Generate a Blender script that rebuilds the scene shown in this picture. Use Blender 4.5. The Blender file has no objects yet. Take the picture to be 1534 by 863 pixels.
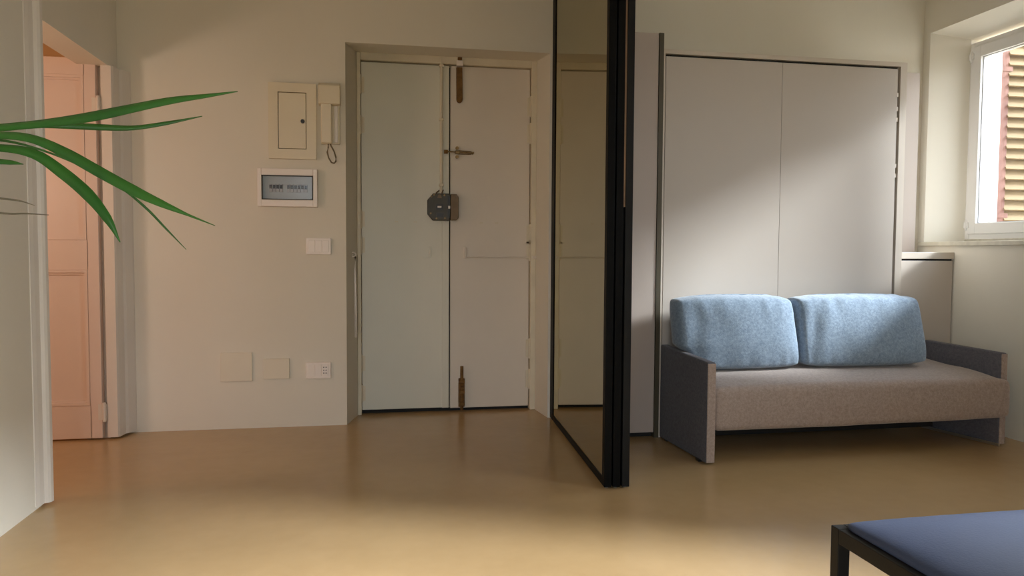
import bpy, bmesh, math, random
from mathutils import Vector, Matrix, noise

random.seed(7)
S = bpy.context.scene
C = S.collection

# ------------------------------------------------------------------ camera
cam_data = bpy.data.cameras.new('camera')
cam_data.sensor_fit = 'HORIZONTAL'
cam_data.sensor_width = 36.0
cam_data.lens = 1118.585 * 36.0 / 1534.0
cam_data.clip_start = 0.05
cam = bpy.data.objects.new('camera', cam_data)
C.objects.link(cam)
FW = Vector((0.180538, 0.982386, -0.0482096))
RT = Vector((0.983562, -0.180487, 0.0054485))
UP = Vector((0.0033487, 0.0484008, 0.998822))
m = Matrix((RT, UP, -FW)).transposed().to_4x4()
m.translation = Vector((0, 0, 1.08))
cam.matrix_world = m
S.camera = cam

# ------------------------------------------------------------------ world, sun, exposure
world = bpy.data.worlds.new('world')
S.world = world
world.use_nodes = True
wn = world.node_tree
wn.nodes.clear()
w_out = wn.nodes.new('ShaderNodeOutputWorld')
w_bg = wn.nodes.new('ShaderNodeBackground')
w_tc = wn.nodes.new('ShaderNodeTexCoord')
w_sep = wn.nodes.new('ShaderNodeSeparateXYZ')
w_ramp = wn.nodes.new('ShaderNodeValToRGB')
w_map = wn.nodes.new('ShaderNodeMapRange')
w_map.inputs['From Min'].default_value = -1.0
wn.links.new(w_tc.outputs['Generated'], w_sep.inputs[0])
wn.links.new(w_sep.outputs['Z'], w_map.inputs['Value'])
wn.links.new(w_map.outputs[0], w_ramp.inputs[0])
wn.links.new(w_ramp.outputs[0], w_bg.inputs['Color'])
wn.links.new(w_bg.outputs[0], w_out.inputs[0])
e = w_ramp.color_ramp.elements
e[0].position = 0.46; e[0].color = (0.30, 0.26, 0.20, 1)       # street and ground haze
e[1].position = 0.54; e[1].color = (0.92, 0.95, 1.0, 1)        # pale horizon
k = w_ramp.color_ramp.elements.new(0.95); k.color = (0.72, 0.84, 1.0, 1)
w_bg.inputs['Strength'].default_value = 5.5

sun_data = bpy.data.lights.new('sun', 'SUN')
sun_data.energy = 7.0
sun_data.angle = math.radians(11.5)
sun_data.color = (0.95, 0.97, 1.0)
sun = bpy.data.objects.new('sun', sun_data)
C.objects.link(sun)
sun.location = (8, -3, 6)
sun.rotation_euler = Vector((-1.0, 0.30, -0.57)).to_track_quat('-Z', 'Y').to_euler()

lamp_data = bpy.data.lights.new('side_room_lamp', 'POINT')
lamp_data.energy = 15.0
lamp_data.color = (1.0, 0.73, 0.57)
lamp_data.shadow_soft_size = 0.15
lamp = bpy.data.objects.new('side_room_lamp', lamp_data)
C.objects.link(lamp)
lamp.location = (-2.55, 3.15, 1.55)

def sky_portal(name, loc, normal, w, h):
    # guides the sky's rays to a window opening; adds no light of its own
    d = bpy.data.lights.new(name, 'AREA'); d.shape = 'RECTANGLE'; d.size = w; d.size_y = h
    d.cycles.is_portal = True
    o = bpy.data.objects.new(name, d); C.objects.link(o); o.location = loc
    o.rotation_euler = Vector(normal).to_track_quat('-Z', 'Z').to_euler()
sky_portal('sky_portal', (4.22, 3.72, 1.83), (-1, 0, 0), 1.5, 1.45)
sky_portal('sky_portal', (4.22, 1.09, 2.06), (-1, 0, 0), 1.5, 1.9)
sky_portal('sky_portal', (-0.45, -2.72, 1.25), (0, 1, 0), 1.9, 2.4)

S.view_settings.view_transform = 'Standard'
S.view_settings.look = 'None'
S.view_settings.gamma = 1.0
S.view_settings.use_curve_mapping = False
S.view_settings.exposure = 0.9
S.cycles.use_denoising = True
S.cycles.max_bounces = 12
S.cycles.diffuse_bounces = 8
S.cycles.sample_clamp_indirect = 6.0
S.cycles.caustics_reflective = False

# ------------------------------------------------------------------ materials
def srgb(r, g, b):
    f = lambda c: (c / 255 / 12.92) if c / 255 <= 0.04045 else ((c / 255 + 0.055) / 1.055) ** 2.4
    return (f(r), f(g), f(b), 1.0)

def mat(name, col, rough=0.6, metal=0.0, var=0.06, scale=6.0, bump=0.0, bscale=80.0, spec=0.5,
        rvar=0.0, stretch=(1, 1, 1), sheen=0.0, coat=0.0, col2=None):
    m = bpy.data.materials.new(name)
    m.use_nodes = True
    nt = m.node_tree
    b = nt.nodes['Principled BSDF']
    tc = nt.nodes.new('ShaderNodeTexCoord')
    mp = nt.nodes.new('ShaderNodeMapping')
    mp.inputs['Scale'].default_value = stretch
    nt.links.new(tc.outputs['Object'], mp.inputs[0])
    n = nt.nodes.new('ShaderNodeTexNoise')
    n.inputs['Scale'].default_value = scale
    n.inputs['Detail'].default_value = 5
    nt.links.new(mp.outputs[0], n.inputs['Vector'])
    rp = nt.nodes.new('ShaderNodeValToRGB')
    rp.color_ramp.elements[0].position = 0.3
    rp.color_ramp.elements[1].position = 0.7
    lo = tuple(c * (1 - var) for c in col[:3]) + (1,)
    hi = tuple(min(1, c * (1 + var)) for c in col[:3]) + (1,)
    if col2: lo, hi = col, col2
    rp.color_ramp.elements[0].color = lo
    rp.color_ramp.elements[1].color = hi
    nt.links.new(n.outputs['Fac'], rp.inputs[0])
    nt.links.new(rp.outputs[0], b.inputs['Base Color'])
    b.inputs['Roughness'].default_value = rough
    b.inputs['Metallic'].default_value = metal
    b.inputs['Specular IOR Level'].default_value = spec
    b.inputs['Sheen Weight'].default_value = sheen
    b.inputs['Coat Weight'].default_value = coat
    if rvar:
        mr = nt.nodes.new('ShaderNodeMapRange')
        mr.inputs['To Min'].default_value = rough - rvar
        mr.inputs['To Max'].default_value = rough + rvar
        nt.links.new(n.outputs['Fac'], mr.inputs['Value'])
        nt.links.new(mr.outputs[0], b.inputs['Roughness'])
    if bump:
        n2 = nt.nodes.new('ShaderNodeTexNoise')
        n2.inputs['Scale'].default_value = bscale
        n2.inputs['Detail'].default_value = 3
        nt.links.new(mp.outputs[0], n2.inputs['Vector'])
        bp = nt.nodes.new('ShaderNodeBump')
        bp.inputs['Strength'].default_value = bump
        bp.inputs['Distance'].default_value = 0.004
        nt.links.new(n2.outputs['Fac'], bp.inputs['Height'])
        nt.links.new(bp.outputs[0], b.inputs['Normal'])
    return m

M = {}
M['wall'] = mat('wall_paint', srgb(225, 221, 210), 0.75, var=0.025, scale=1.6, bump=0.12, bscale=30)
M['ceiling'] = mat('ceiling_paint', srgb(228, 222, 208), 0.85, var=0.02)
M['side_wall'] = mat('side_room_paint', srgb(222, 196, 160), 0.8, var=0.03)
M['trim'] = mat('trim_paint', srgb(222, 216, 208), 0.45, var=0.03, scale=3, bump=0.1, bscale=25)
M['door_left'] = mat('door_paint_cool', srgb(216, 215, 203), 0.42, var=0.03, scale=2.5, bump=0.12, bscale=22)
M['door_right'] = mat('door_paint_warm', srgb(220, 211, 199), 0.42, var=0.03, scale=2.5, bump=0.12, bscale=22)
M['door_frame'] = mat('door_frame_paint', srgb(216, 207, 186), 0.5, var=0.05, scale=9, bump=0.15, bscale=40)
M['inner_door'] = mat('inner_door_paint', srgb(224, 206, 196), 0.4, var=0.02, scale=3, bump=0.08, bscale=25)
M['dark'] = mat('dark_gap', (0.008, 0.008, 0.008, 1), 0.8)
M['rust_iron'] = mat('rusty_iron', srgb(92, 66, 34), 0.55, 0.6, col2=srgb(126, 92, 48), scale=40, bump=0.4, bscale=90)
M['old_brass'] = mat('worn_brass', srgb(110, 86, 50), 0.4, 0.8, col2=srgb(150, 128, 92), scale=50)
M['lock_grey'] = mat('lock_grey_paint', srgb(66, 62, 54), 0.45, 0.3, var=0.12, scale=30, bump=0.2, bscale=60)
M['lock_brown'] = mat('lock_keeper_metal', srgb(112, 94, 72), 0.5, 0.4, var=0.15, scale=30, bump=0.2)
M['plastic'] = mat('white_plastic', srgb(238, 230, 224), 0.35, var=0.01)
M['plastic_cream'] = mat('cream_plastic', srgb(226, 217, 194), 0.4, var=0.01)
M['painted_cover'] = mat('overpainted_cover', srgb(226, 219, 203), 0.6, var=0.02)
M['black'] = mat('black_plastic', (0.012, 0.012, 0.012, 1), 0.35)
M['breaker'] = mat('breaker_plastic', srgb(214, 206, 204), 0.4, var=0.03)
M['breaker_back'] = mat('breaker_inner_plate', srgb(222, 224, 224), 0.5, var=0.03)
M['breaker_toggle'] = mat('breaker_toggle', srgb(60, 48, 48), 0.4)
M['alu_black'] = mat('black_anodised_frame', (0.0025, 0.0025, 0.0025, 1), 0.5, 0.0, var=0.2, scale=12, spec=0.1)
M['alu_black_lit'] = mat('black_anodised_frame_lit', (0.010, 0.010, 0.010, 1), 0.5, 0.0, var=0.1, scale=12, spec=0.18)  # black frame in a lighter tone, light on its front put into the colour
M['gap_view'] = mat('brown_gap_view', srgb(132, 104, 80), 0.4, 0.2)  # brown of the lit cabinets seen through the panel gap
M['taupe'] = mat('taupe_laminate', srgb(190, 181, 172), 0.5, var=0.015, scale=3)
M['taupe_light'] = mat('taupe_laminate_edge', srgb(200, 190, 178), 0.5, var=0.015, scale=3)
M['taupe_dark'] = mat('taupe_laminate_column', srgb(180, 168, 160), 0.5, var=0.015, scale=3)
M['olive_edge'] = mat('dark_olive_edge_strip', srgb(78, 72, 58), 0.45, 0.2)
M['chrome'] = mat('brushed_steel', srgb(200, 196, 188), 0.3, 0.9)
M['bench_metal'] = mat('black_powder_coat', (0.008, 0.008, 0.008, 1), 0.5, bump=0.05, bscale=300, spec=0.25)
M['bench_pad'] = mat('navy_leather', srgb(66, 77, 104), 0.5, var=0.06, scale=5, bump=0.12, bscale=180, spec=0.3)
M['leaf'] = mat('leaf_green', srgb(58, 118, 40), 0.4, var=0.3, scale=8, col2=srgb(40, 98, 34), stretch=(1, 1, 1))
M['leaf_dry'] = mat('leaf_dry', srgb(120, 112, 92), 0.6, var=0.1)
M['stem'] = mat('stem_bark', srgb(120, 100, 74), 0.8, var=0.2, scale=30, bump=0.5)
M['pot'] = mat('white_ceramic', srgb(225, 222, 214), 0.3, var=0.02)
M['soil'] = mat('soil', srgb(60, 44, 32), 0.95, var=0.3, scale=40, bump=0.6)
M['marble'] = mat('marble_sill', srgb(196, 192, 178), 0.35, var=0.1, scale=9, stretch=(1, 3, 1))
M['pvc'] = mat('white_pvc', srgb(226, 226, 226), 0.35, var=0.01)
M['pvc_grey'] = mat('grey_gasket', srgb(150, 150, 152), 0.5)
M['shutter_stile'] = mat('peeling_red_brown_paint', srgb(86, 50, 40), 0.8, col2=srgb(116, 80, 68), scale=18, bump=0.5, bscale=50, stretch=(1, 1, 0.25))
M['shutter_slat'] = mat('sun_bleached_slat', srgb(104, 84, 54), 0.85, col2=srgb(120, 100, 70), scale=14, bump=0.4, bscale=60, stretch=(0.3, 1, 1))
M['facade'] = mat('outer_facade', srgb(236, 226, 206), 0.9, var=0.04, scale=4)

def fabric(name, c1, c2, sheen=0.35):
    m = bpy.data.materials.new(name); m.use_nodes = True
    nt = m.node_tree; b = nt.nodes['Principled BSDF']
    tc = nt.nodes.new('ShaderNodeTexCoord')
    n = nt.nodes.new('ShaderNodeTexNoise'); n.inputs['Scale'].default_value = 190; n.inputs['Detail'].default_value = 4
    n2 = nt.nodes.new('ShaderNodeTexNoise'); n2.inputs['Scale'].default_value = 70; n2.inputs['Detail'].default_value = 3
    for q in (n, n2): nt.links.new(tc.outputs['Object'], q.inputs['Vector'])
    mx = nt.nodes.new('ShaderNodeMath'); mx.operation = 'ADD'
    h = nt.nodes.new('ShaderNodeMath'); h.operation = 'MULTIPLY'; h.inputs[1].default_value = 0.5
    nt.links.new(n.outputs['Fac'], mx.inputs[0]); nt.links.new(n2.outputs['Fac'], mx.inputs[1])
    nt.links.new(mx.outputs[0], h.inputs[0])
    rp = nt.nodes.new('ShaderNodeValToRGB')
    rp.color_ramp.elements[0].position = 0.36; rp.color_ramp.elements[0].color = c1
    rp.color_ramp.elements[1].position = 0.64; rp.color_ramp.elements[1].color = c2
    nt.links.new(h.outputs[0], rp.inputs[0]); nt.links.new(rp.outputs[0], b.inputs['Base Color'])
    b.inputs['Roughness'].default_value = 0.9; b.inputs['Specular IOR Level'].default_value = 0.2
    b.inputs['Sheen Weight'].default_value = sheen; b.inputs['Sheen Roughness'].default_value = 0.5
    bp = nt.nodes.new('ShaderNodeBump'); bp.inputs['Strength'].default_value = 0.45; bp.inputs['Distance'].default_value = 0.003
    nt.links.new(h.outputs[0], bp.inputs['Height']); nt.links.new(bp.outputs[0], b.inputs['Normal'])
    return m
M['cushion'] = fabric('blue_grey_fabric', srgb(108, 126, 146), srgb(143, 162, 182))
M['seat'] = fabric('warm_grey_fabric', srgb(146, 130, 122), srgb(172, 156, 148))
M['arm'] = fabric('slate_grey_fabric', srgb(88, 87, 95), srgb(108, 107, 114), 0.1)

def floor_mat():
    m = bpy.data.materials.new('polished_resin_floor'); m.use_nodes = True
    nt = m.node_tree; b = nt.nodes['Principled BSDF']
    tc = nt.nodes.new('ShaderNodeTexCoord')
    n = nt.nodes.new('ShaderNodeTexNoise'); n.inputs['Scale'].default_value = 1.3; n.inputs['Detail'].default_value = 7; n.inputs['Roughness'].default_value = 0.6; n.inputs['Distortion'].default_value = 0.2
    n2 = nt.nodes.new('ShaderNodeTexNoise'); n2.inputs['Scale'].default_value = 14; n2.inputs['Detail'].default_value = 6
    for q in (n, n2): nt.links.new(tc.outputs['Object'], q.inputs['Vector'])
    mx = nt.nodes.new('ShaderNodeMix'); mx.data_type = 'FLOAT'; mx.inputs[0].default_value = 0.25
    nt.links.new(n.outputs['Fac'], mx.inputs[2]); nt.links.new(n2.outputs['Fac'], mx.inputs[3])
    rp = nt.nodes.new('ShaderNodeValToRGB')
    rp.color_ramp.elements[0].position = 0.32; rp.color_ramp.elements[0].color = srgb(178, 148, 106)
    rp.color_ramp.elements[1].position = 0.68; rp.color_ramp.elements[1].color = srgb(190, 160, 118)
    nt.links.new(mx.outputs[0], rp.inputs[0]); nt.links.new(rp.outputs[0], b.inputs['Base Color'])
    mr = nt.nodes.new('ShaderNodeMapRange'); mr.inputs['To Min'].default_value = 0.17; mr.inputs['To Max'].default_value = 0.27
    nt.links.new(n.outputs['Fac'], mr.inputs['Value']); nt.links.new(mr.outputs[0], b.inputs['Roughness'])
    b.inputs['Specular IOR Level'].default_value = 0.5
    bp = nt.nodes.new('ShaderNodeBump'); bp.inputs['Strength'].default_value = 0.03; bp.inputs['Distance'].default_value = 0.004
    nt.links.new(n2.outputs['Fac'], bp.inputs['Height']); nt.links.new(bp.outputs[0], b.inputs['Normal'])
    return m
M['floor'] = floor_mat()

def glass_mat(name, trans, tint, mirror, rough=0.01):
    """thin pane: part transparent, part mirror-like reflection (fresnel + constant)"""
    m = bpy.data.materials.new(name); m.use_nodes = True
    nt = m.node_tree; nt.nodes.clear()
    out = nt.nodes.new('ShaderNodeOutputMaterial')
    t = nt.nodes.new('ShaderNodeBsdfTransparent'); t.inputs[0].default_value = trans
    g = nt.nodes.new('ShaderNodeBsdfGlossy'); g.inputs['Color'].default_value = tint; g.inputs['Roughness'].default_value = rough
    lw = nt.nodes.new('ShaderNodeLayerWeight'); lw.inputs['Blend'].default_value = 0.5
    f = nt.nodes.new('ShaderNodeMath'); f.operation = 'POWER'; f.inputs[1].default_value = 5.0      # Schlick falloff, the same from both sides
    nt.links.new(lw.outputs['Facing'], f.inputs[0])
    a = nt.nodes.new('ShaderNodeMath'); a.operation = 'MAXIMUM'; a.inputs[1].default_value = mirror
    mx = nt.nodes.new('ShaderNodeMixShader')
    nt.links.new(f.outputs[0], a.inputs[0]); nt.links.new(a.outputs[0], mx.inputs[0])
    nt.links.new(t.outputs[0], mx.inputs[1]); nt.links.new(g.outputs[0], mx.inputs[2])
    nt.links.new(mx.outputs[0], out.inputs[0])
    return m
M['glass'] = glass_mat('clear_glass', (0.95, 0.97, 0.97, 1), (1, 1, 1, 1), 0.04)
M['smoked'] = glass_mat('bronze_reflective_glass', (0.25, 0.22, 0.16, 1), (0.66, 0.63, 0.50, 1), 0.88)
M['breaker_cover'] = glass_mat('smoked_cover', (0.86, 0.88, 0.90, 1), (0.5, 0.5, 0.5, 1), 0.02, 0.15)

# ------------------------------------------------------------------ mesh helpers
ROOT = {}      # world position of the origin every part of a thing shares

def bx(bm, x0, x1, y0, y1, z0, z1, bevel=0.0, seg=2):
    r = bmesh.ops.create_cube(bm, size=1.0)
    vs = r['verts']
    for v in vs:
        v.co = Vector(((x0 + x1) / 2 + v.co.x * (x1 - x0), (y0 + y1) / 2 + v.co.y * (y1 - y0), (z0 + z1) / 2 + v.co.z * (z1 - z0)))
    if bevel:
        es = list({ed for v in vs for ed in v.link_edges})
        bmesh.ops.bevel(bm, geom=es, offset=bevel, segments=seg, affect='EDGES', profile=0.5)
    return bm

def prism(bm, pts, z0, z1, axis='z', bevel=0.0):
    """polygon pts extruded along an axis; axis z: pts (x,y); axis x: pts (y,z); axis y: pts (x,z)"""
    def p3(a, b, h):
        return {'z': (a, b, h), 'x': (h, a, b), 'y': (a, h, b)}[axis]
    n0 = [bm.verts.new(p3(a, b, z0)) for a, b in pts]
    n1 = [bm.verts.new(p3(a, b, z1)) for a, b in pts]
    fs = [bm.faces.new(n0), bm.faces.new(n1)]
    n = len(pts)
    for i in range(n):
        fs.append(bm.faces.new((n0[i], n0[(i + 1) % n], n1[(i + 1) % n], n1[i])))
    bmesh.ops.recalc_face_normals(bm, faces=fs)
    if bevel:
        es = list({ed for f in fs for ed in f.edges})
        bmesh.ops.bevel(bm, geom=es, offset=bevel, segments=2, affect='EDGES', profile=0.5)
    return bm

def cyl(bm, a, b, r, r2=None, seg=14):
    a, b = Vector(a), Vector(b)
    d = b - a
    q = Vector((0, 0, 1)).rotation_difference(d.normalized()).to_matrix().to_4x4()
    bmesh.ops.create_cone(bm, cap_ends=True, segments=seg, radius1=r, radius2=r if r2 is None else r2, depth=d.length,
                          matrix=Matrix.Translation((a + b) / 2) @ q)
    return bm

def tube(bm, pts, r, seg=8):
    pts = [Vector(p) for p in pts]
    rings = []
    n = len(pts)
    up0 = Vector((0, 0, 1))
    for i, p in enumerate(pts):
        t = (pts[min(i + 1, n - 1)] - pts[max(i - 1, 0)]).normalized()
        a = t.cross(up0)
        if a.length < 1e-3: a = t.cross(Vector((1, 0, 0)))
        a.normalize(); b = a.cross(t)
        rr = r[i] if isinstance(r, (list, tuple)) else r
        rings.append([bm.verts.new(p + (a * math.cos(2 * math.pi * k / seg) + b * math.sin(2 * math.pi * k / seg)) * rr) for k in range(seg)])
    for i in range(n - 1):
        for k in range(seg):
            bm.faces.new((rings[i][k], rings[i][(k + 1) % seg], rings[i + 1][(k + 1) % seg], rings[i + 1][k]))
    bm.faces.new(rings[0][::-1]); bm.faces.new(rings[-1])
    return bm

def lathe(bm, prof, c, seg=32):
    """prof: (radius, z) pairs"""
    rings = []
    for r, z in prof:
        rings.append([bm.verts.new((c[0] + r * math.cos(2 * math.pi * k / seg), c[1] + r * math.sin(2 * math.pi * k / seg), c[2] + z)) for k in range(seg)])
    for i in range(len(rings) - 1):
        for k in range(seg):
            bm.faces.new((rings[i][k], rings[i][(k + 1) % seg], rings[i + 1][(k + 1) % seg], rings[i + 1][k]))
    bm.faces.new(rings[0][::-1]); bm.faces.new(rings[-1])
    return bm

def B(*boxes, bevel=0.0):
    bm = bmesh.new()
    for b in boxes: bx(bm, *b, bevel=bevel)
    return bm

def obj(name, bm, material, parent=None, smooth=False):
    me = bpy.data.meshes.new(name)
    bmesh.ops.recalc_face_normals(bm, faces=bm.faces)
    if parent is not None:
        o0 = ROOT[parent.name]
        bmesh.ops.translate(bm, verts=bm.verts, vec=-o0)
    bm.to_mesh(me); bm.free()
    me.materials.append(material)
    if smooth:
        me.polygons.foreach_set('use_smooth', [True] * len(me.polygons))
    o = bpy.data.objects.new(name, me)
    C.objects.link(o)
    if parent is not None:
        o.parent = parent
        ROOT[o.name] = ROOT[parent.name]
    else:
        ROOT[o.name] = Vector((0, 0, 0))
    return o

def tag(o, label, cat, group=None):
    o['label'] = label; o['category'] = cat
    if group: o['group'] = group
    return o

def thing(name, label, cat, loc, group=None):
    o = bpy.data.objects.new(name, None)
    C.objects.link(o); o.location = loc; o.empty_display_size = 0.1
    ROOT[o.name] = Vector(loc)
    return tag(o, label, cat, group)

def struct(name, bm, material, parent=None):
    o = obj(name, bm, material, parent)
    if parent is None: o['kind'] = 'structure'
    return o

def smooth_by_angle(o, deg=40):
    me = o.data
    me.polygons.foreach_set('use_smooth', [True] * len(me.polygons))
    b = bmesh.new(); b.from_mesh(me)
    for ed in b.edges:
        if len(ed.link_faces) == 2 and ed.calc_face_angle() > math.radians(deg): ed.smooth = False
    b.to_mesh(me); b.free()
    return o

# ------------------------------------------------------------------ room shell
CEIL = 3.2
struct('floor', B((-4.0, 4.2, -2.7, 5.3, -0.12, 0.0)), M['floor'])
struct('ceiling', B((-4.0, 4.2, -2.7, 5.3, CEIL, CEIL + 0.15)), M['ceiling'])

bm = bmesh.new()
prism(bm, [(-1.6, 4.71), (-0.173, 4.71), (-0.108, 5.0), (-0.108, 5.3), (-1.6, 5.3)], 0, CEIL)
prism(bm, [(1.105, 4.71), (1.30, 4.71), (1.30, 4.56), (3.70, 4.56), (3.70, 5.3), (1.075, 5.3), (1.075, 5.0)], 0, CEIL)
prism(bm, [(4.71, 2.348), (5.0, 2.362), (5.3, 2.362), (5.3, CEIL), (4.71, CEIL)], -0.173, 1.105, 'x')
bx(bm, -0.2, 1.2, 5.16, 5.3, 0, 2.4)  # unseen backing added to stop outside light leaking under the door
struct('wall_back', bm, M['wall'])

bm = bmesh.new()
bx(bm, -1.62, -1.387, -2.7, 3.42, 0, CEIL)                         # wall nearer the camera
bx(bm, -1.62, -1.46, 3.42, 4.75, 2.106, CEIL)                      # above the inner door
bx(bm, -1.62, -1.46, 4.64, 4.75, 0, 2.106)
struct('wall_left', bm, M['wall'])

bm = bmesh.new()
def right_pier(y_lo_in, y_lo_mid, y_lo_out, y_hi_in, y_hi_mid, y_hi_out):
    prism(bm, [(3.675, y_lo_in), (3.9, y_lo_mid), (3.985, y_lo_mid), (4.2, y_lo_out), (4.2, y_hi_out), (3.985, y_hi_mid), (3.9, y_hi_mid), (3.675, y_hi_in)], 0, CEIL)
prism(bm, [(3.675, 4.50), (3.9, 4.40), (3.985, 4.40), (4.2, 4.46), (4.2, 5.3), (3.675, 5.3)], 0, CEIL)
right_pier(1.85, 1.77, 1.82, 3.05, 3.14, 3.09)
prism(bm, [(3.675, -2.7), (4.2, -2.7), (4.2, 0.37), (3.985, 0.41), (3.9, 0.41), (3.675, 0.33)], 0, CEIL)
for y0, y1, dz in ((3.05, 4.50, 0.0), (0.33, 1.85, 0.45)):
    bx(bm, 3.675, 4.2, y0, y1, 0, 1.14)
    prism(bm, [(3.675, 2.562 + dz), (3.9, 2.505 + dz), (3.985, 2.50 + dz), (4.2, 2.53 + dz), (4.2, CEIL), (3.675, CEIL)], y0, y1, 'y')
struct('wall_right', bm, M['wall'])
struct('wall_front', B((-1.62, -1.3, -2.7, -2.5, 0, CEIL), (0.4, 4.2, -2.7, -2.5, 0, CEIL), (-1.3, 0.4, -2.7, -2.5, 2.4, CEIL)), M['wall'])

bm = bmesh.new()                                                    # the lamp-lit room beyond the inner door
bx(bm, -4.0, -3.85, 2.0, 5.3, 0, CEIL); bx(bm, -4.0, -1.62, 5.15, 5.3, 0, CEIL); bx(bm, -4.0, -1.62, 2.0, 2.15, 0, CEIL)
struct('wall_side_room', bm, M['side_wall'])

# casing board at the end of the near wall, and the far jamb with its moulded casing
bm = bmesh.new()
prism(bm, [(-1.46, 3.415), (-1.385, 3.415), (-1.372, 3.40), (-1.358, 3.405), (-1.350, 3.415), (-1.347, 3.432), (-1.352, 3.442), (-1.46, 3.442)], 0.012, CEIL)
prism(bm, [(-1.395, 3.350), (-1.383, 3.352), (-1.376, 3.372), (-1.370, 3.405), (-1.370, 3.42), (-1.395, 3.42)], 0.012, CEIL)
struct('trim_1', bm, M['trim'])
bm = bmesh.new()
prism(bm, [(-1.50, 4.555), (-1.445, 4.553), (-1.437, 4.565), (-1.428, 4.635), (-1.416, 4.648), (-1.392, 4.70), (-1.388, 4.715), (-1.50, 4.715)], 0.012, 2.106)
struct('trim_2', bm, M['trim'])

# ------------------------------------------------------------------ inner panelled door, open into the lamp-lit room
LX0, LX1, LY = -2.30, -1.525, 4.55
d2 = struct('door_2', B((-1.62, -1.50, 4.60, 4.64, 0.0, 2.106)), M['trim'])
LZ0, LZ1 = 0.010, 2.14
bm = bmesh.new()
rails = [(LZ0, 0.20), (0.965, 1.135), (2.045, LZ1)]
bx(bm, LX0, LX0 + 0.11, LY, LY + 0.042, LZ0, LZ1, 0.002, 1); bx(bm, LX1 - 0.062, LX1, LY, LY + 0.042, LZ0, LZ1, 0.002, 1)
for a, b in rails: bx(bm, LX0 + 0.10, LX1 - 0.055, LY, LY + 0.042, a, b, 0.002, 1)
leaf2 = obj('door_leaf', bm, M['inner_door'], d2)
for a, b in ((0.20, 0.965), (1.135, 2.045)):
    bm = bmesh.new()
    x0, x1 = LX0 + 0.11, LX1 - 0.062
    bx(bm, x0 - .005, x1 + .005, LY + 0.016, LY + 0.030, a - .005, b + .005)
    obj('panel', bm, M['inner_door'], leaf2)
    bm = bmesh.new()
    for q0, q1, dy in ((0.0, 0.014, -0.004), (0.014, 0.026, 0.006)):
        bx(bm, x0 + q0, x0 + q1, LY + dy, LY + 0.02, a + q0, b - q0); bx(bm, x1 - q1, x1 - q0, LY + dy, LY + 0.02, a + q0, b - q0)
        bx(bm, x0 + q1, x1 - q1, LY + dy, LY + 0.02, a + q0, a + q1); bx(bm, x0 + q1, x1 - q1, LY + dy, LY + 0.02, b - q1, b - q0)
    obj('panel_moulding', bm, M['inner_door'], leaf2)
for z in (0.16, 1.88):
    bm = bmesh.new()
    cyl(bm, (-1.512, LY - 0.006, z - 0.055), (-1.512, LY - 0.006, z + 0.055), 0.009, seg=10)
    bx(bm, LX1 - 0.02, -1.50, LY - 0.003, LY + 0.001, z - 0.045, z + 0.045)
    obj('hinge', bm, M['trim'], leaf2)

# ------------------------------------------------------------------ old double entrance door in its splayed recess
DY = 5.0
fr = bmesh.new()
bx(fr, -0.112, -0.088, DY - 0.03, DY + 0.06, 0.0, 2.36, 0.003, 1)
bx(fr, 1.041, 1.078, DY - 0.03, DY + 0.06, 0.0, 2.36, 0.003, 1)
bx(fr, -0.0885, 1.0415, DY - 0.029, DY + 0.06, 2.314, 2.366, 0.003, 1)
d1 = struct('door_1', fr, M['door_frame'])
obj('threshold_gap', B((-0.10, 1.06, DY + 0.03, DY + 0.1, 0.0, 0.03)), M['dark'], d1)
lv = bmesh.new()
bx(lv, -0.085, 0.484, DY, DY + 0.045, 0.028, 2.308, 0.003, 1)
bx(lv, 0.440, 0.488, DY - 0.012, DY + 0.002, 0.028, 2.306, 0.003, 1)      # overlapping cover strip
leafL = obj('door_leaf', lv, M['door_left'], d1)
leafR = obj('door_leaf', bx(bmesh.new(), 0.496, 1.037, DY + 0.002, DY + 0.045, 0.022, 2.310, 0.003, 1), M['door_right'], d1)
obj('meeting_gap', B((0.483, 0.497, DY + 0.02, DY + 0.044, 0.03, 2.30)), M['dark'], d1)
for z in (2.16, 1.90, 1.29, 1.12, 0.34, 0.14):                            # paired leaf hinges, left side
    bm = bmesh.new(); cyl(bm, (-0.088, DY - 0.012, z - 0.06), (-0.088, DY - 0.012, z + 0.06), 0.008, seg=10)
    bx(bm, -0.096, -0.064, DY - 0.004, DY + 0.002, z - 0.05, z + 0.05); obj('hinge', bm, M['door_frame'], leafL)
for z in (2.06, 1.88, 1.20, 1.09, 0.42, 0.21):
    bm = bmesh.new(); cyl(bm, (1.040, DY - 0.012, z - 0.07), (1.040, DY - 0.012, z + 0.07), 0.008, seg=10)
    bx(bm, 1.018, 1.052, DY - 0.004, DY + 0.003, z - 0.06, z + 0.06); obj('hinge', bm, M['door_frame'], leafR)
# rod of the rim lock, running up the left leaf
bm = bmesh.new()
cyl(bm, (0.435, DY - 0.022, 1.455), (0.435, DY - 0.022, 2.352), 0.010, seg=12)
for z in (1.52, 1.95, 2.30): bx(bm, 0.420, 0.450, DY - 0.035, DY - 0.008, z - 0.008, z + 0.008, 0.002, 1)
smooth_by_angle(obj('lock_rod', bm, M['door_frame'], leafL))
# rim lock box with chamfered corners
bm = bmesh.new()
lx0, lx1, lz0, lz1 = 0.342, 0.487, 1.285, 1.462
prism(bm, [(lx0, lz0 + .042), (lx0 + .036, lz0), (lx1, lz0), (lx1, lz1), (lx0 + .036, lz1), (lx0, lz1 - .042)], DY - 0.062, DY - 0.010, 'y', bevel=0.004)
lock = obj('rim_lock', bm, M['lock_grey'], leafL); lock['label'] = 'dark grey rim lock box with chamfered corners'
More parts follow.
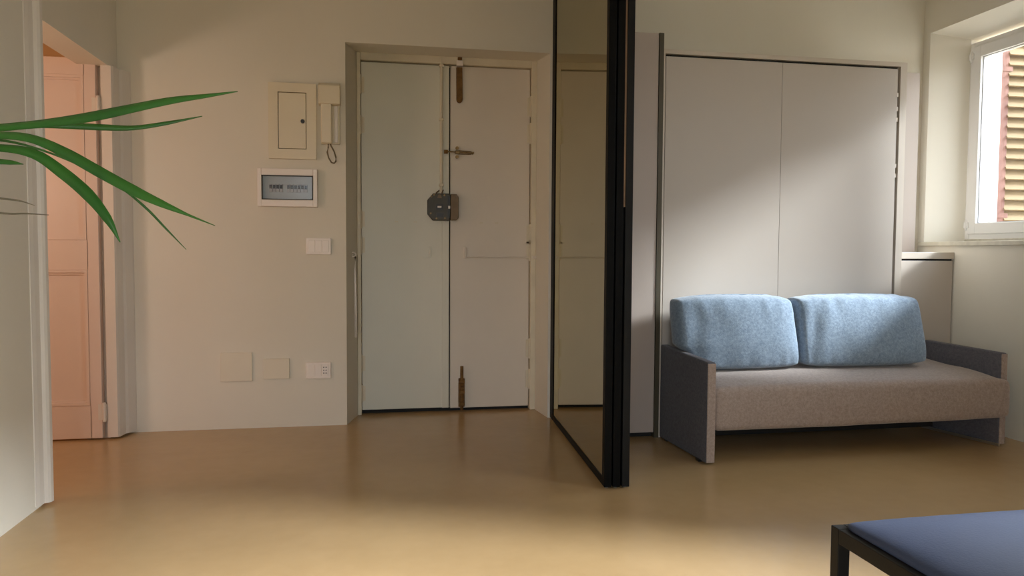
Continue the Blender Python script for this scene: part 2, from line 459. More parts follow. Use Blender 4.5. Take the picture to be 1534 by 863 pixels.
# keyhole cover, slots and screws are details of the lock's face
bm = bmesh.new(); bx(bm, 0.396, 0.444, DY - 0.066, DY - 0.060, 1.354, 1.392); bx(bm, 0.400, 0.446, DY - 0.066, DY - 0.060, 1.306, 1.332)
bx(bm, 0.472, 0.489, DY - 0.064, DY - 0.058, 1.305, 1.445)
obj('lock_slot', bm, M['black'], leafL)
bm = bmesh.new(); bx(bm, 0.406, 0.432, DY - 0.069, DY - 0.065, 1.368, 1.379, 0.001, 1); bx(bm, 0.477, 0.490, DY - 0.070, DY - 0.063, 1.362, 1.382, 0.001, 1)
obj('lock_bolt', bm, M['plastic'], leafL)
bm = bmesh.new()
prism(bm, [(0.405, 1.432), (0.434, 1.432), (0.430, 1.448), (0.424, 1.455), (0.415, 1.455), (0.409, 1.448)], DY - 0.068, DY - 0.060, 'y')
cyl(bm, (0.398, DY - 0.04, 1.464), (0.420, DY - 0.04, 1.484), 0.004, seg=8); cyl(bm, (0.436, DY - 0.04, 1.464), (0.447, DY - 0.04, 1.488), 0.004, seg=8)
obj('rod_clip', bm, M['lock_brown'], leafL)
bm = bmesh.new()
for x, z in ((0.366, 1.44), (0.362, 1.33), (0.40, 1.298), (0.384, 1.452), (0.455, 1.30), (0.452, 1.45)): cyl(bm, (x, DY - 0.066, z), (x, DY - 0.060, z), 0.006, seg=10)
obj('screw', bm, M['old_brass'], leafL)
bm = bmesh.new()
prism(bm, [(0.494, 1.288), (0.534, 1.288), (0.546, 1.305), (0.546, 1.44), (0.534, 1.460), (0.494, 1.460)], DY - 0.060, DY + 0.004, 'y', bevel=0.004)
kp = obj('lock_keeper', bm, M['lock_brown'], leafR); kp['label'] = 'brown metal lock keeper'
# top drop latch
bm = bmesh.new()
pts = [(0.534, 2.298), (0.574, 2.298), (0.576, 2.10)] + [(0.5555 + 0.0205 * math.cos(a), 2.088 + 0.024 * math.sin(a)) for a in [0, -0.5, -1.0, -1.57, -2.1, -2.6, -3.14]] + [(0.535, 2.10)]
prism(bm, pts, DY - 0.020, DY - 0.002, 'y', bevel=0.003)
for z in (2.26, 2.12): cyl(bm, (0.555, DY - 0.026, z), (0.555, DY - 0.018, z), 0.006, seg=10)
tl = obj('top_latch', bm, M['rust_iron'], leafR); tl['label'] = 'rust-brown drop latch'
obj('latch_bracket', B((0.533, 0.577, DY - 0.040, DY - 0.02, 2.302, 2.338), bevel=0.003), M['plastic'], d1)
obj('latch_catch', B((0.541, 0.569, DY - 0.042, DY - 0.02, 2.340, 2.358), bevel=0.003), M['rust_iron'], d1)
# small sliding bolt
bm = bmesh.new()
cyl(bm, (0.455, DY - 0.026, 1.742), (0.640, DY - 0.026, 1.736), 0.0045, seg=10)
tube(bm, [(0.55, DY - .026, 1.749), (0.63, DY - .026, 1.746), (0.645, DY - .026, 1.738), (0.63, DY - .026, 1.728), (0.55, DY - .026, 1.727)], 0.003, 6)
cyl(bm, (0.646, DY - 0.03, 1.737), (0.646, DY + 0.003, 1.737), 0.007, seg=10)
bx(bm, 0.527, 0.556, DY - 0.032, DY + 0.003, 1.728, 1.750, 0.002, 1)
cyl(bm, (0.541, DY - 0.012, 1.768), (0.541, DY + 0.003, 1.768), 0.012, seg=10); cyl(bm, (0.541, DY - 0.012, 1.711), (0.541, DY + 0.003, 1.711), 0.012, seg=10)
smooth_by_angle(obj('sliding_bolt', bm, M['old_brass'], leafR))
obj('bolt_keeper', B((0.452, 0.478, DY - 0.034, DY - 0.010, 1.728, 1.752), bevel=0.002), M['rust_iron'], leafL)
# bottom bolt
bm = bmesh.new()
bx(bm, 0.553, 0.595, DY - 0.014, DY + 0.003, 0.030, 0.225, 0.003, 1)
cyl(bm, (0.574, DY - 0.024, 0.012), (0.574, DY - 0.024, 0.31), 0.011, seg=12)
for z in (0.055, 0.135, 0.205): bx(bm, 0.555, 0.593, DY - 0.040, DY - 0.010, z - 0.012, z + 0.012, 0.003, 1)
cyl(bm, (0.574, DY - 0.024, 0.168), (0.574, DY - 0.055, 0.168), 0.008, seg=10)
bb = obj('floor_bolt', bm, M['rust_iron'], leafR); bb['label'] = 'rusty floor bolt'
# security bar and its plates
bm = bmesh.new()
bx(bm, 0.588, 0.604, DY - 0.022, DY + 0.003, 1.035, 1.112, 0.002, 1)
cyl(bm, (0.596, DY - 0.014, 1.046), (1.07, DY - 0.014, 1.044), 0.0055, seg=10)
bx(bm, 1.052, 1.095, DY - 0.035, DY - 0.005, 1.034, 1.056, 0.003, 1)
obj('security_bar', bm, M['door_right'], leafR)
obj('bar_plate', B((0.354, 0.366, DY - 0.016, DY + 0.003, 1.038, 1.112), (0.315, 0.354, DY - 0.005, DY + 0.003, 1.034, 1.048), bevel=0.002), M['door_left'], leafL)
for lf, xs in ((leafL, (0.135, 0.258)), (leafR, (0.70, 0.805))):
    bm = bmesh.new()
    for x in xs:
        for dx in (0, 0.012): cyl(bm, (x + dx, DY - 0.003, 1.275), (x + dx, DY + 0.003, 1.275), 0.005, seg=8)
    obj('filled_screw_hole', bm, M['door_frame'], lf)
# hook bar hanging in the recess on the left
bm = bmesh.new()
ring = [(-0.138 + 0.020 * math.cos(a), 4.85, 1.058 + 0.014 * math.sin(a)) for a in [i * math.pi / 8 for i in range(17)]]
tube(bm, ring, 0.004, 6)
cyl(bm, (-0.160, 4.85, 1.058), (-0.135, 4.85, 1.058), 0.006, seg=8)
tube(bm, [(-0.122, 4.85, 1.045), (-0.124, 4.85, 0.95), (-0.121, 4.85, 0.75), (-0.120, 4.85, 0.53)], [0.006, 0.0075, 0.0085, 0.0095], 8)
hb = obj('hanging_bar', bm, M['plastic'], d1, smooth=True); hb['label'] = 'white painted security bar hanging from a ring'

# ------------------------------------------------------------------ fittings on the back wall
WY = 4.71
t = thing('access_panel', 'cream metal access panel with small black knob, left of the intercom handset', 'panel', (-0.483, WY, 1.63))
f_ = bmesh.new()
ax0, ax1, az0, az1 = -0.622, -0.345, 1.632, 2.082
dx0, dx1, dz0, dz1 = -0.567, -0.402, 1.690, 2.028
for q in ((ax0, dx0, az0, az1), (dx1, ax1, az0, az1), (dx0, dx1, az0, dz0), (dx0, dx1, dz1, az1)): bx(f_, q[0], q[1], WY - 0.030, WY + 0.01, q[2], q[3])
obj('frame', f_, M['plastic_cream'], t)
dr = obj('door', B((dx0 + .004, dx1 - .004, WY - 0.027, WY - 0.005, dz0 + .004, dz1 - .004), bevel=0.0015), M['plastic_cream'], t)
obj('reveal_gap', B((dx0, dx1, WY - 0.006, WY + 0.005, dz0, dz1)), M['olive_edge'], t)
bm = bmesh.new(); cyl(bm, (-0.424, WY - 0.040, 1.857), (-0.424, WY - 0.022, 1.857), 0.011, 0.013, seg=18)
kb = obj('knob', bm, M['black'], dr); kb['label'] = 'black round knob'

t = thing('breaker_box', 'white breaker box with smoked cover over a row of switches', 'breaker box', (-0.513, WY, 1.348))
bx0, bx1, bz0, bz1 = -0.688, -0.340, 1.345, 1.572
wx0, wx1, wz0, wz1 = -0.664, -0.366, 1.386, 1.532
bm = bmesh.new()
for q in ((bx0, wx0, bz0, bz1), (wx1, bx1, bz0, bz1), (wx0, wx1, bz0, wz0), (wx0, wx1, wz1, bz1)): bx(bm, q[0], q[1], WY - 0.034, WY + 0.01, q[2], q[3], 0.002, 1)
obj('housing', bm, M['plastic'], t)
obj('inner_plate', B((wx0, wx1, WY - 0.012, WY, wz0, wz1)), M['breaker_back'], t)
bm = bmesh.new()
for q in ((wx0, wx0 + .006, wz0, wz1), (wx1 - .006, wx1, wz0, wz1), (wx0, wx1, wz0, wz0 + .005), (wx0, wx1, wz1 - .005, wz1)): bx(bm, q[0], q[1], WY - 0.036, WY - 0.010, q[2], q[3])
obj('cover_rim', bm, M['lock_grey'], t)
obj('cover', B((wx0 + .006, wx1 - .006, WY - 0.033, WY - 0.031, wz0 + .005, wz1 - .005)), M['breaker_cover'], t)
sw = None
for i in range(11):
    x = -0.622 + i * 0.0205
    if i == 4: continue
    if sw is None:
        sw = obj('switch', B((x, x + 0.018, WY - 0.022, WY - 0.008, 1.432, 1.480), bevel=0.001), M['breaker'], t)
        tg = obj('toggle', B((x + .002, x + .016, WY - 0.027, WY - 0.020, 1.452, 1.474)), M['breaker_toggle'], sw)
        x_first = x
    else:
        c = sw.copy(); C.objects.link(c); c.location.x += x - x_first
        c2 = tg.copy(); C.objects.link(c2); c2.parent = c

t = thing('intercom_phone', 'cream intercom handset hanging on its wall base with a looped cord', 'intercom', (-0.265, WY, 1.73))
obj('wall_base', B((-0.318, -0.206, WY - 0.020, WY + 0.005, 1.728, 2.075), bevel=0.004), M['plastic_cream'], t)
bm = bmesh.new()
prism(bm, [(WY - .070, 1.962), (WY - .020, 1.955), (WY - .018, 2.082), (WY - .045, 2.088), (WY - .066, 2.070)], -0.330, -0.202, 'x', bevel=0.005)
prism(bm, [(WY - .052, 1.73), (WY - .020, 1.725), (WY - .018, 1.97), (WY - .060, 1.97)], -0.316, -0.252, 'x', bevel=0.008)
obj('handset', bm, M['plastic_cream'], t)
obj('cradle_rail', B((-0.238, -0.218, WY - 0.034, WY - 0.015, 1.735, 1.955), bevel=0.003), M['plastic'], t)
cc = [(-0.275 + dx, WY - 0.028, 1.728 + dz) for dx, dz in ((0, 0), (0.0, -.02), (-.006, -.05), (.002, -.085), (.018, -.112), (.034, -.116), (.044, -.104), (.044, -.08), (.034, -.045), (.018, -.015), (.010, .004))]
cr = obj('cord', tube(bmesh.new(), cc, 0.0045, 7), M['leaf_dry'], t, smooth=True); cr['label'] = 'greyish looped cord'

def plate(name, label, cat, x0, x1, z0, z1, extra):
    t = thing(name, label, cat, ((x0 + x1) / 2, WY, z0))
    obj('cover_plate', B((x0, x1, WY - 0.016, WY + 0.004, z0, z1), bevel=0.003), M['plastic'], t)
    extra(t)
    return t
def sw_ex(t):
    for i in range(3):
        x = -0.396 + i * 0.0405
        obj('rocker', B((x, x + 0.0385, WY - 0.020, WY - 0.010, 1.072, 1.144), bevel=0.002), M['plastic'], t)
plate('light_switch', 'white three-gang light switch on the wall left of the entrance door', 'light switch', -0.410, -0.263, 1.058, 1.158, sw_ex)
def so_ex(t):
    for i in range(2):
        x = -0.404 + i * 0.0405
        obj('blank_module', B((x, x + 0.0385, WY - 0.019, WY - 0.010, 0.310, 0.386), bevel=0.002), M['plastic'], t)
    s = obj('socket_module', B((-0.323, -0.2845, WY - 0.019, WY - 0.010, 0.310, 0.386), bevel=0.002), M['plastic'], t)
    bm = bmesh.new()
    for x in (-0.311, -0.297):
        for z in (0.330, 0.348, 0.366): cyl(bm, (x, WY - 0.0205, z), (x, WY - 0.012, z), 0.0036, seg=10)
    obj('pin_hole', bm, M['black'], s)
plate('power_socket', 'white power socket low on the wall, left of the entrance door', 'socket', -0.418, -0.268, 0.297, 0.397, so_ex)
def blank(x0, x1, z0, z1, label):
    t = thing('cover_plate', label, 'blank plate', ((x0 + x1) / 2, WY, z0))
    obj('lid', B((x0, x1, WY - 0.012, WY + 0.004, z0, z1), bevel=0.002), M['painted_cover'], t)
    for x in (x0 + 0.012, x1 - 0.012): obj('screw', cyl(bmesh.new(), (x, WY - 0.0135, (z0 + z1) / 2), (x, WY - 0.009, (z0 + z1) / 2), 0.004, seg=8), M['painted_cover'], t)
blank(-0.668, -0.515, 0.300, 0.423, 'overpainted blank cover plate just left of the power socket')
blank(-0.915, -0.733, 0.290, 0.465, 'larger overpainted blank cover plate, furthest left of the low wall plates')

# ------------------------------------------------------------------ black framed sliding partition (three panels, three tracks)
PA = Vector((1.026, 3.229, 0)); PBk = Vector((1.118, 4.70, 0))
ang = math.atan2(PBk.x - PA.x, PBk.y - PA.y)
L = (PBk - PA).length - 0.005
def glazed_panel(x0, label, dark, glass=True):
    r = thing('sliding_partition_panel', label, 'sliding door', PA, 'panels of the sliding partition')
    ROOT[r.name] = Vector((0, 0, 0))                     # parts in local coordinates: x across the tracks, y along them
    x1 = x0 + 0.034
    mt = M['alu_black_lit'] if dark else M['alu_black']
    z1 = CEIL - 0.045
    obj('stile', B((x0, x1, 0.0, 0.045, 0.008, z1), bevel=0.002), mt, r)
    obj('stile', B((x0, x1, L - 0.10, L, 0.008, z1), bevel=0.002), mt, r)
    obj('rail', B((x0 + .001, x1 - .001, 0.045, L - 0.10, 0.008, 0.042), bevel=0.001), mt, r)
    obj('rail', B((x0 + .001, x1 - .001, 0.045, L - 0.10, z1 - 0.04, z1), bevel=0.001), mt, r)
    obj('pane', B((x0 + 0.005, x0 + 0.011, 0.043, L - 0.098, 0.040, z1 - 0.038)), M['smoked'], r)
    obj('roller', B((x0 + .010, x1 - .010, 0.02, 0.06, 0.0, 0.010)), M['chrome'], r)
    r.rotation_euler = (0, 0, -ang)
    return r
glazed_panel(0.0, 'leftmost black framed sliding glass panel, its smoked pane reflecting the entrance door', False)
p2 = glazed_panel(0.041, 'middle black framed sliding panel, seen by its front edge with a brown strip for the lit gap', False)
glazed_panel(0.084, 'rightmost black framed sliding panel, coloured lighter as if lit, nearest the sofa', True)
obj('gap_view_strip', B((0.0755, 0.0835, 0.004, 0.05, 1.285, CEIL - 0.05)), M['gap_view'], p2)['label'] = 'thin brown strip painted as the lit gap'  # brown strip stands for the lit view through the gap between panels
bm = bmesh.new(); bx(bm, 0, 0.118, 0.0, L, CEIL - 0.045, CEIL + 0.002)
tr = obj('trim_3', bm, M['alu_black']); tr.location = PA; tr.rotation_euler = (0, 0, -ang); tr['kind'] = 'structure'

# ------------------------------------------------------------------ fold-down bed cabinet and its neighbours
BY = 4.10
t = thing('wall_bed_cabinet', 'tall taupe fold-down bed cabinet behind the sofa', 'wall bed', (2.41, 4.3, 0))
bm = bmesh.new()
bx(bm, 1.630, 1.640, BY, 4.555, 0, 2.245); bx(bm, 3.152, 3.196, BY, 4.555, 0, 2.245)
bx(bm, 1.640, 3.152, BY, 4.555, 2.219, 2.245)
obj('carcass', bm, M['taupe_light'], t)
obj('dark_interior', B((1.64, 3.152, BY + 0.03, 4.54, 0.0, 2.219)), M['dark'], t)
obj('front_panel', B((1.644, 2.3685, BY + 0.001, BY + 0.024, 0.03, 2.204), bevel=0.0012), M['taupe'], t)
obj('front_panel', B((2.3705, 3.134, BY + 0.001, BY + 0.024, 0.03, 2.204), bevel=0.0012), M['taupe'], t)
for z in (2.05, 1.965, 1.90, 1.62, 1.56):
    obj('hinge_clip', B((3.136, 3.146, BY + 0.006, BY + 0.03, z - 0.012, z + 0.012)), M['plastic'], t)

t = thing('tall_cabinet', 'narrow tall taupe cabinet between the black partition and the bed cabinet', 'cabinet', (1.4, 4.3, 0))
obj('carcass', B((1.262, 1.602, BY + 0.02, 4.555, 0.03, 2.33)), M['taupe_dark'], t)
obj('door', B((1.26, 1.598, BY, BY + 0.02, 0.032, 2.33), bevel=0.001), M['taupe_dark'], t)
obj('edge_strip', B((1.601, 1.628, BY - 0.004, 4.555, 0.0, 2.332)), M['olive_edge'], t)['label'] = 'dark olive edge strip'
obj('plinth', B((1.27, 1.60, BY + 0.04, 4.5, 0.0, 0.03)), M['dark'], t)

t = thing('low_cabinet', 'low taupe cabinet in the corner under the window sill', 'cabinet', (3.43, 4.4, 0))
FY = 4.225
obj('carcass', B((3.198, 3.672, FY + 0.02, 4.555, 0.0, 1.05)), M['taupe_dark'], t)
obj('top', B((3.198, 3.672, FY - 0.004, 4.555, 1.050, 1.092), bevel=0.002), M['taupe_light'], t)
obj('door', B((3.206, 3.664, FY, FY + 0.02, 0.04, 1.038), bevel=0.001), M['taupe'], t)
obj('shadow_gap', B((3.20, 3.668, FY + 0.014, FY + 0.03, 1.037, 1.051)), M['dark'], t)
tag(obj('filler_panel', B((3.198, 3.598, 4.49, 4.555, 1.0915, 2.292), bevel=0.002), M['taupe_dark']), 'narrow upright taupe panel standing on the low corner cabinet', 'panel')

# ------------------------------------------------------------------ window in the right wall with marble sill
def window(name, y0, y1, z1=2.475):
    z0 = 1.180
    bm = bmesh.new(); X0, X1 = 3.902, 3.97
    fw = 0.038
    bx(bm, X0, X1, y0, y0 + fw, z0, z1, 0.003, 1); bx(bm, X0, X1, y1 - fw, y1, z0, z1, 0.003, 1)
    bx(bm, X0 + .001, X1, y0 + fw - .001, y1 - fw + .001, z0, z0 + 0.042, 0.002, 1); bx(bm, X0 + .001, X1, y0 + fw - .001, y1 - fw + .001, z1 - fw, z1, 0.002, 1)
    w = struct(name, bm, M['pvc'])
    ym = (y0 + y1) / 2
    for a, b in ((y0 + fw - .006, ym + 0.002), (ym - 0.002, y1 - fw + .006)):
        sh = bmesh.new(); sw_ = 0.072; XS = X0 - 0.014
        za, zb = z0 + 0.034, z1 - fw + 0.006
        bx(sh, XS, X1 - .01, a, a + sw_, za, zb, 0.005, 2); bx(sh, XS, X1 - .01, b - sw_, b, za, zb, 0.005, 2)
        bx(sh, XS + .001, X1 - .011, a + sw_ - .006, b - sw_ + .006, za, za + sw_, 0.004, 2); bx(sh, XS + .001, X1 - .011, a + sw_ - .006, b - sw_ + .006, zb - sw_, zb, 0.004, 2)
        s = obj('sash', sh, M['pvc'], w)
        obj('pane', B((3.932, 3.940, a + sw_ - .004, b - sw_ + .004, za + sw_ - .004, zb - sw_ + .004)), M['glass'], s)
        g = bmesh.new()
        bx(g, 3.908, 3.913, a + sw_ - .002, a + sw_ + .004, za + sw_, zb - sw_); bx(g, 3.908, 3.913, b - sw_ - .004, b - sw_ + .002, za + sw_, zb - sw_)
        bx(g, 3.908, 3.913, a + sw_, b - sw_, za + sw_ - .002, za + sw_ + .004); bx(g, 3.908, 3.913, a + sw_, b - sw_, zb - sw_ - .004, zb - sw_ + .002)
        obj('gasket', g, M['pvc_grey'], s)
        hy = a if a < ym - 0.3 else b
        for z in (za + 0.06, zb - 0.06):
            bm = bmesh.new(); cyl(bm, (XS - 0.006, hy, z - 0.035), (XS - 0.006, hy, z + 0.035), 0.007, seg=10)
            bx(bm, XS - 0.008, XS + 0.01, hy - 0.018, hy + 0.018, z - 0.02, z + 0.02, 0.002, 1)
            obj('hinge', bm, M['pvc'], s)
        if hy == b:
            bm = bmesh.new(); bx(bm, XS - .012, XS, a + .022, a + .050, 1.72, 1.80, .004, 2); bx(bm, XS - .04, XS - .024, a + .028, a + .044, 1.62, 1.77, .005, 2); bx(bm, XS - .03, XS - .008, a + .03, a + .042, 1.752, 1.768)
            obj('handle', bm, M['pvc'], s)
    return w
window('window_1', 3.13, 4.405)
window('window_2', 0.405, 1.775, 2.925)
bm = bmesh.new()                                                    # unseen glazed door, added behind the camera to light the hall
for q in ((-1.3, -1.23), (-0.48, -0.42), (0.33, 0.4)): bx(bm, q[0], q[1], -2.63, -2.57, 0.0, 2.4)
for q in ((0.0, 0.10), (2.31, 2.4)): bx(bm, -1.23, 0.33, -2.63, -2.57, q[0], q[1])
w3 = struct('fill_window', bm, M['pvc'])
obj('pane', B((-1.23, -0.48, -2.604, -2.596, 0.10, 2.31)), M['glass'], w3); obj('pane', B((-0.42, 0.33, -2.604, -2.596, 0.10, 2.31)), M['glass'], w3)
struct('trim_4', B((3.648, 3.99, 3.03, 4.525, 1.135, 1.163), (3.90, 3.99, 3.10, 4.42, 1.16, 1.182), bevel=0.004), M['marble'])
struct('trim_5', B((3.648, 3.99, 0.31, 1.87, 1.135, 1.163), (3.90, 3.99, 0.38, 1.80, 1.16, 1.182), bevel=0.004), M['marble'])

# ------------------------------------------------------------------ louvred shutter leaf folded out from the outer wall
SX0, SX1, SY, SZ0, SZ1 = 4.215, 4.88, 4.50, 1.10, 2.62
t = thing('louvred_shutter', 'weathered red-brown louvred shutter leaf open outside the window', 'shutter', (4.215, SY, SZ0))
st = obj('stile', B((SX0, SX0 + 0.062, SY - 0.022, SY + 0.022, SZ0, SZ1), bevel=0.003), M['shutter_stile'], t)
obj('stile', B((SX1 - 0.062, SX1, SY - 0.022, SY + 0.022, SZ0, SZ1), bevel=0.003), M['shutter_stile'], t)
for a, b in ((SZ0, SZ0 + 0.09), (SZ1 - 0.09, SZ1)): obj('rail', B((SX0 + .06, SX1 - .06, SY - 0.02, SY + 0.02, a, b), bevel=0.002), M['shutter_stile'], t)
bm = bmesh.new()
prism(bm, [(-0.034, -0.042), (-0.026, -0.047), (0.034, 0.042), (0.026, 0.047)], SX0 + 0.055, SX1 - 0.055, 'x')
bmesh.ops.translate(bm, verts=bm.verts, vec=(0, SY, 1.22))
s0 = obj('slat', bm, M['shutter_slat'], t)
n = int((SZ1 - 0.10 - 1.22) / 0.0705)
for i in range(1, n + 1):
    c = s0.copy(); C.objects.link(c); c.location.z += i * 0.0705
for z in (1.35, 2.35):
    bm = bmesh.new(); bx(bm, 4.197, 4.30, SY - 0.026, SY - 0.021, z - 0.016, z + 0.016); cyl(bm, (4.209, SY - 0.024, z - 0.03), (4.209, SY - 0.024, z + 0.03), 0.009, seg=10)
    obj('hinge_strap', bm, M['shutter_stile'], t)

# ------------------------------------------------------------------ sofa
def lerp(a, b, t_): return a + (b - a) * t_
def soft_block(nx, ny, nz, r, fn, dome=0.0):
    """rounded block on the unit cube (edges rounded by r per axis), then mapped by fn(u,v,w)->xyz"""
    bm = bmesh.new()
    bmesh.ops.create_cube(bm, size=2.0)
    bmesh.ops.subdivide_edges(bm, edges=bm.edges[:], cuts=nx, use_grid_fill=True)
    for v in bm.verts:
        p = Vector([math.sin(math.pi / 2 * c) for c in v.co])          # finer grid towards the edges
        inner = Vector([max(-1 + r[i], min(1 - r[i], p[i])) for i in range(3)])
        d = Vector([(p[i] - inner[i]) / r[i] for i in range(3)])
        if d.length > 1e-6:
            mx = max(abs(c) for c in d)
            d = d.normalized() * mx
        q = Vector([inner[i] + d[i] * r[i] for i in range(3)])
        v.co = Vector(fn((q.x + 1) / 2, (q.y + 1) / 2, (q.z + 1) / 2))
    bmesh.ops.recalc_face_normals(bm, faces=bm.faces)
    return bm

t = thing('sofa', 'two-seat grey sofa with thin slab arms in front of the bed cabinet', 'sofa', (2.55, 3.8, 0))
bm = bmesh.new()
def arm(bm, base, top_back, top_front):
    # base: outer back, outer front, inner front, inner back (x, y)
    z = [top_back, top_front, top_front, top_back]
    lo = [bm.verts.new((p[0], p[1], 0.006)) for p in base]
    hi = [bm.verts.new((p[0], p[1], z[i])) for i, p in enumerate(base)]
    fs = [bm.faces.new(lo), bm.faces.new(hi)]
    for i in range(4): fs.append(bm.faces.new((lo[i], lo[(i + 1) % 4], hi[(i + 1) % 4], hi[i])))
    bmesh.ops.recalc_face_normals(bm, faces=fs)
    bmesh.ops.bevel(bm, geom=bm.edges[:], offset=0.009, segments=3, affect='EDGES', profile=0.5)
    return bm
smooth_by_angle(obj('armrest', arm(bmesh.new(), [(1.632, 4.092), (1.657, 3.52), (1.704, 3.52), (1.679, 4.092)], 0.548, 0.525), M['arm'], t), 50)
smooth_by_angle(obj('armrest', arm(bmesh.new(), [(3.405, 4.092), (3.506, 3.612), (3.466, 3.612), (3.362, 4.092)], 0.548, 0.527), M['arm'], t), 50)
for q in ([(1.6585, 3.5155), (1.7025, 3.5155), (1.7025, 3.5215), (1.6585, 3.5215)], 0.523), ([(3.4675, 3.608), (3.5045, 3.608), (3.5045, 3.6135), (3.4675, 3.6135)], 0.525):
    obj('arm_front_lit_strip', prism(bmesh.new(), q[0], 0.010, q[1] - 0.004, bevel=0.002), M['seat'], t)  # warmer fabric tone that also carries the warm light on the arm fronts
def seat_fn(u, v, w):
    y = lerp(3.530 + 0.040 * u, 4.085, v)
    xr = lerp(3.463, 3.366, v) + 0.034 * max(0.0, min(1.0, 1.6 - v * 20))      # front right corner laps over the arm's edge
    x = lerp(lerp(1.706, 1.684, v), xr, u)
    top = 0.388 + 0.012 * math.sin(math.pi * min(1, v * 1.6)) + 0.010 * math.sin(math.pi * u) - 0.008 * u + 0.062 * v
    bot = 0.166 - 0.006 * math.sin(math.pi * u)
    z = lerp(bot, top, w)
    z += 0.0025 * noise.noise(Vector((x * 5, y * 6, z * 4)))
    y += (0.006 * noise.noise(Vector((x * 4, 3, z * 5))) - 0.008 * math.sin(math.pi * w)) * (1 - v)
    return (x, y, z)
seat = obj('seat_cushion', soft_block(23, 0, 0, (0.024, 0.10, 0.30), seat_fn), M['seat'], t, smooth=True)
seat['label'] = 'warm grey seat cushion'
obj('seat_base_shade', B((1.75, 3.25, 3.86, 4.09, 0.06, 0.172)), M['dark'], t)  # black slab, the shade beneath the seat is put into its colour
bm = bmesh.new(); prism(bm, [(3.352, 4.08), (3.364, 4.08), (3.466, 3.60), (3.454, 3.60)], 0.0, 0.014)
obj('light_leak_strip', bm, M['chrome'], t)['label'] = 'pale strip for the light leaking under the right arm'  # pale strip painted in for light that leaks under the arm
for q in ((1.645, 1.665, 3.58, 3.62), (1.64, 1.67, 4.0, 4.03), (3.465, 3.485, 3.62, 3.65), (3.38, 3.40, 4.0, 4.03)):
    obj('glide', B((*q, 0.0, 0.012)), M['black'], t)

def back_cushion(x0, x1, seed, label):
    r = tag(bpy.data.objects.new('back_cushion', None), label, 'cushion', 'sofa back cushions'); C.objects.link(r)
    xc = (x0 + x1) / 2
    r.location = (xc, 3.90, 0.425); ROOT[r.name] = Vector(r.location)
    hw = (x1 - x0) / 2
    def fn(u, v, w):
        a, c = u * 2 - 1, w * 2 - 1
        edge = (1 - abs(a) ** 3.2) * (1 - abs(c) ** 3.0)           # puff
        puff = max(0.0, edge) ** 0.5
        th = 0.058 + 0.058 * puff
        # body leans back, bottom sits forward
        zc = 0.439 + 0.396 * w
        yb = 3.868 + 0.100 * w
        y = yb + (v * 2 - 1) * th
        corner = (abs(a) ** 6) * (abs(c) ** 6)
        x = xc + a * (hw - 0.020 * corner - 0.012 * (1 - w) * 0 + 0.010 * w * 0)
        if a < 0 and xc < 2.1:                                          # bulges out over the arm
            q_ = max(0.0, min(1.0, (w - 0.22) / 0.13)); x -= 0.056 * (-a) ** 3 * q_ * q_ * (3 - 2 * q_)
        z = zc - 0.016 * corner * c + 0.008 * (1 - a * a) * w - 0.006 * (1 - w) * (1 - a * a)
        # puckers along the top seam, soft creases on the face
        top_w = max(0.0, (w - 0.62) / 0.38); low_w = max(0.0, (0.30 - w) / 0.30)
        s = noise.noise(Vector((x * 24 + seed, 0.6 * w, 1.3))) * top_w ** 1.5 * 0.024
        s += noise.noise(Vector((x * 30 + seed, 5 + 0.8 * w, 2.0))) * low_w ** 1.3 * 0.018
        s += noise.noise(Vector((x * 5 + seed, z * 5, 0))) * 0.014
        s += 0.016 * math.exp(-((a + 0.80 - 0.10 * c) / 0.10) ** 2) * (0.6 + 0.4 * math.cos(c * 2.2))       # soft fold beside the left edge
        z += 0.006 * noise.noise(Vector((x * 20 + seed, 1.0, 7.0))) * top_w
        y += s * puff * (1 if v < 0.5 else -0.3)
        return (x, y, z)
    body = obj('cushion_body', soft_block(47, 0, 0, (0.075, 1.0, 0.13), fn), M['cushion'], r, smooth=True)
    # piped seam round the middle
    pts = []
    N = 96
    for i in range(N + 1):
        an = 2 * math.pi * i / N
        ca, sa = math.cos(an), math.sin(an)
        ex = 0.16
        a = math.copysign(abs(ca) ** (ex * 2), ca); c = math.copysign(abs(sa) ** (ex * 2), sa)
        p = Vector(fn((a + 1) / 2, 0.5, (c + 1) / 2)); p.y = 3.868 + 0.1 * (c + 1) / 2
        p.x = xc + (p.x - xc) * 0.992
        pts.append(p)
    obj('piping', tube(bmesh.new(), pts, 0.0045, 6), M['cushion'], r, smooth=True)
    return r
back_cushion(1.690, 2.356, 3.1, 'blue-grey back cushion at the left end of the sofa, beside the tall cabinet')
back_cushion(2.362, 3.172, 9.7, 'blue-grey back cushion at the right end of the sofa, nearer the window')

# ------------------------------------------------------------------ bench in the foreground
HX0, HX1, HY0, HY1, HZ = 1.045, 2.05, 0.42, 1.551, 0.45
t = thing('bench', 'black metal frame bench with dark blue leather pad in the foreground', 'bench', ((HX0 + HX1) / 2, (HY0 + HY1) / 2, 0))
T = 0.030
for x in (HX0, HX1 - T):
    for y in (HY0, HY1 - T): obj('leg', B((x, x + T, y, y + T, 0, HZ - 0.002), bevel=0.002), M['bench_metal'], t)
for q in ((HX0, HX0 + T, HY0 + T, HY1 - T), (HX1 - T, HX1, HY0 + T, HY1 - T), (HX0 + T, HX1 - T, HY0, HY0 + T), (HX0 + T, HX1 - T, HY1 - T, HY1)):
    obj('frame_rail', B((q[0], q[1], q[2], q[3], HZ - 0.036, HZ - 0.002), bevel=0.002), M['bench_metal'], t)
obj('support_board', B((HX0 + .01, HX1 - .01, HY0 + .01, HY1 - .01, HZ - 0.02, HZ - 0.006)), M['bench_metal'], t)
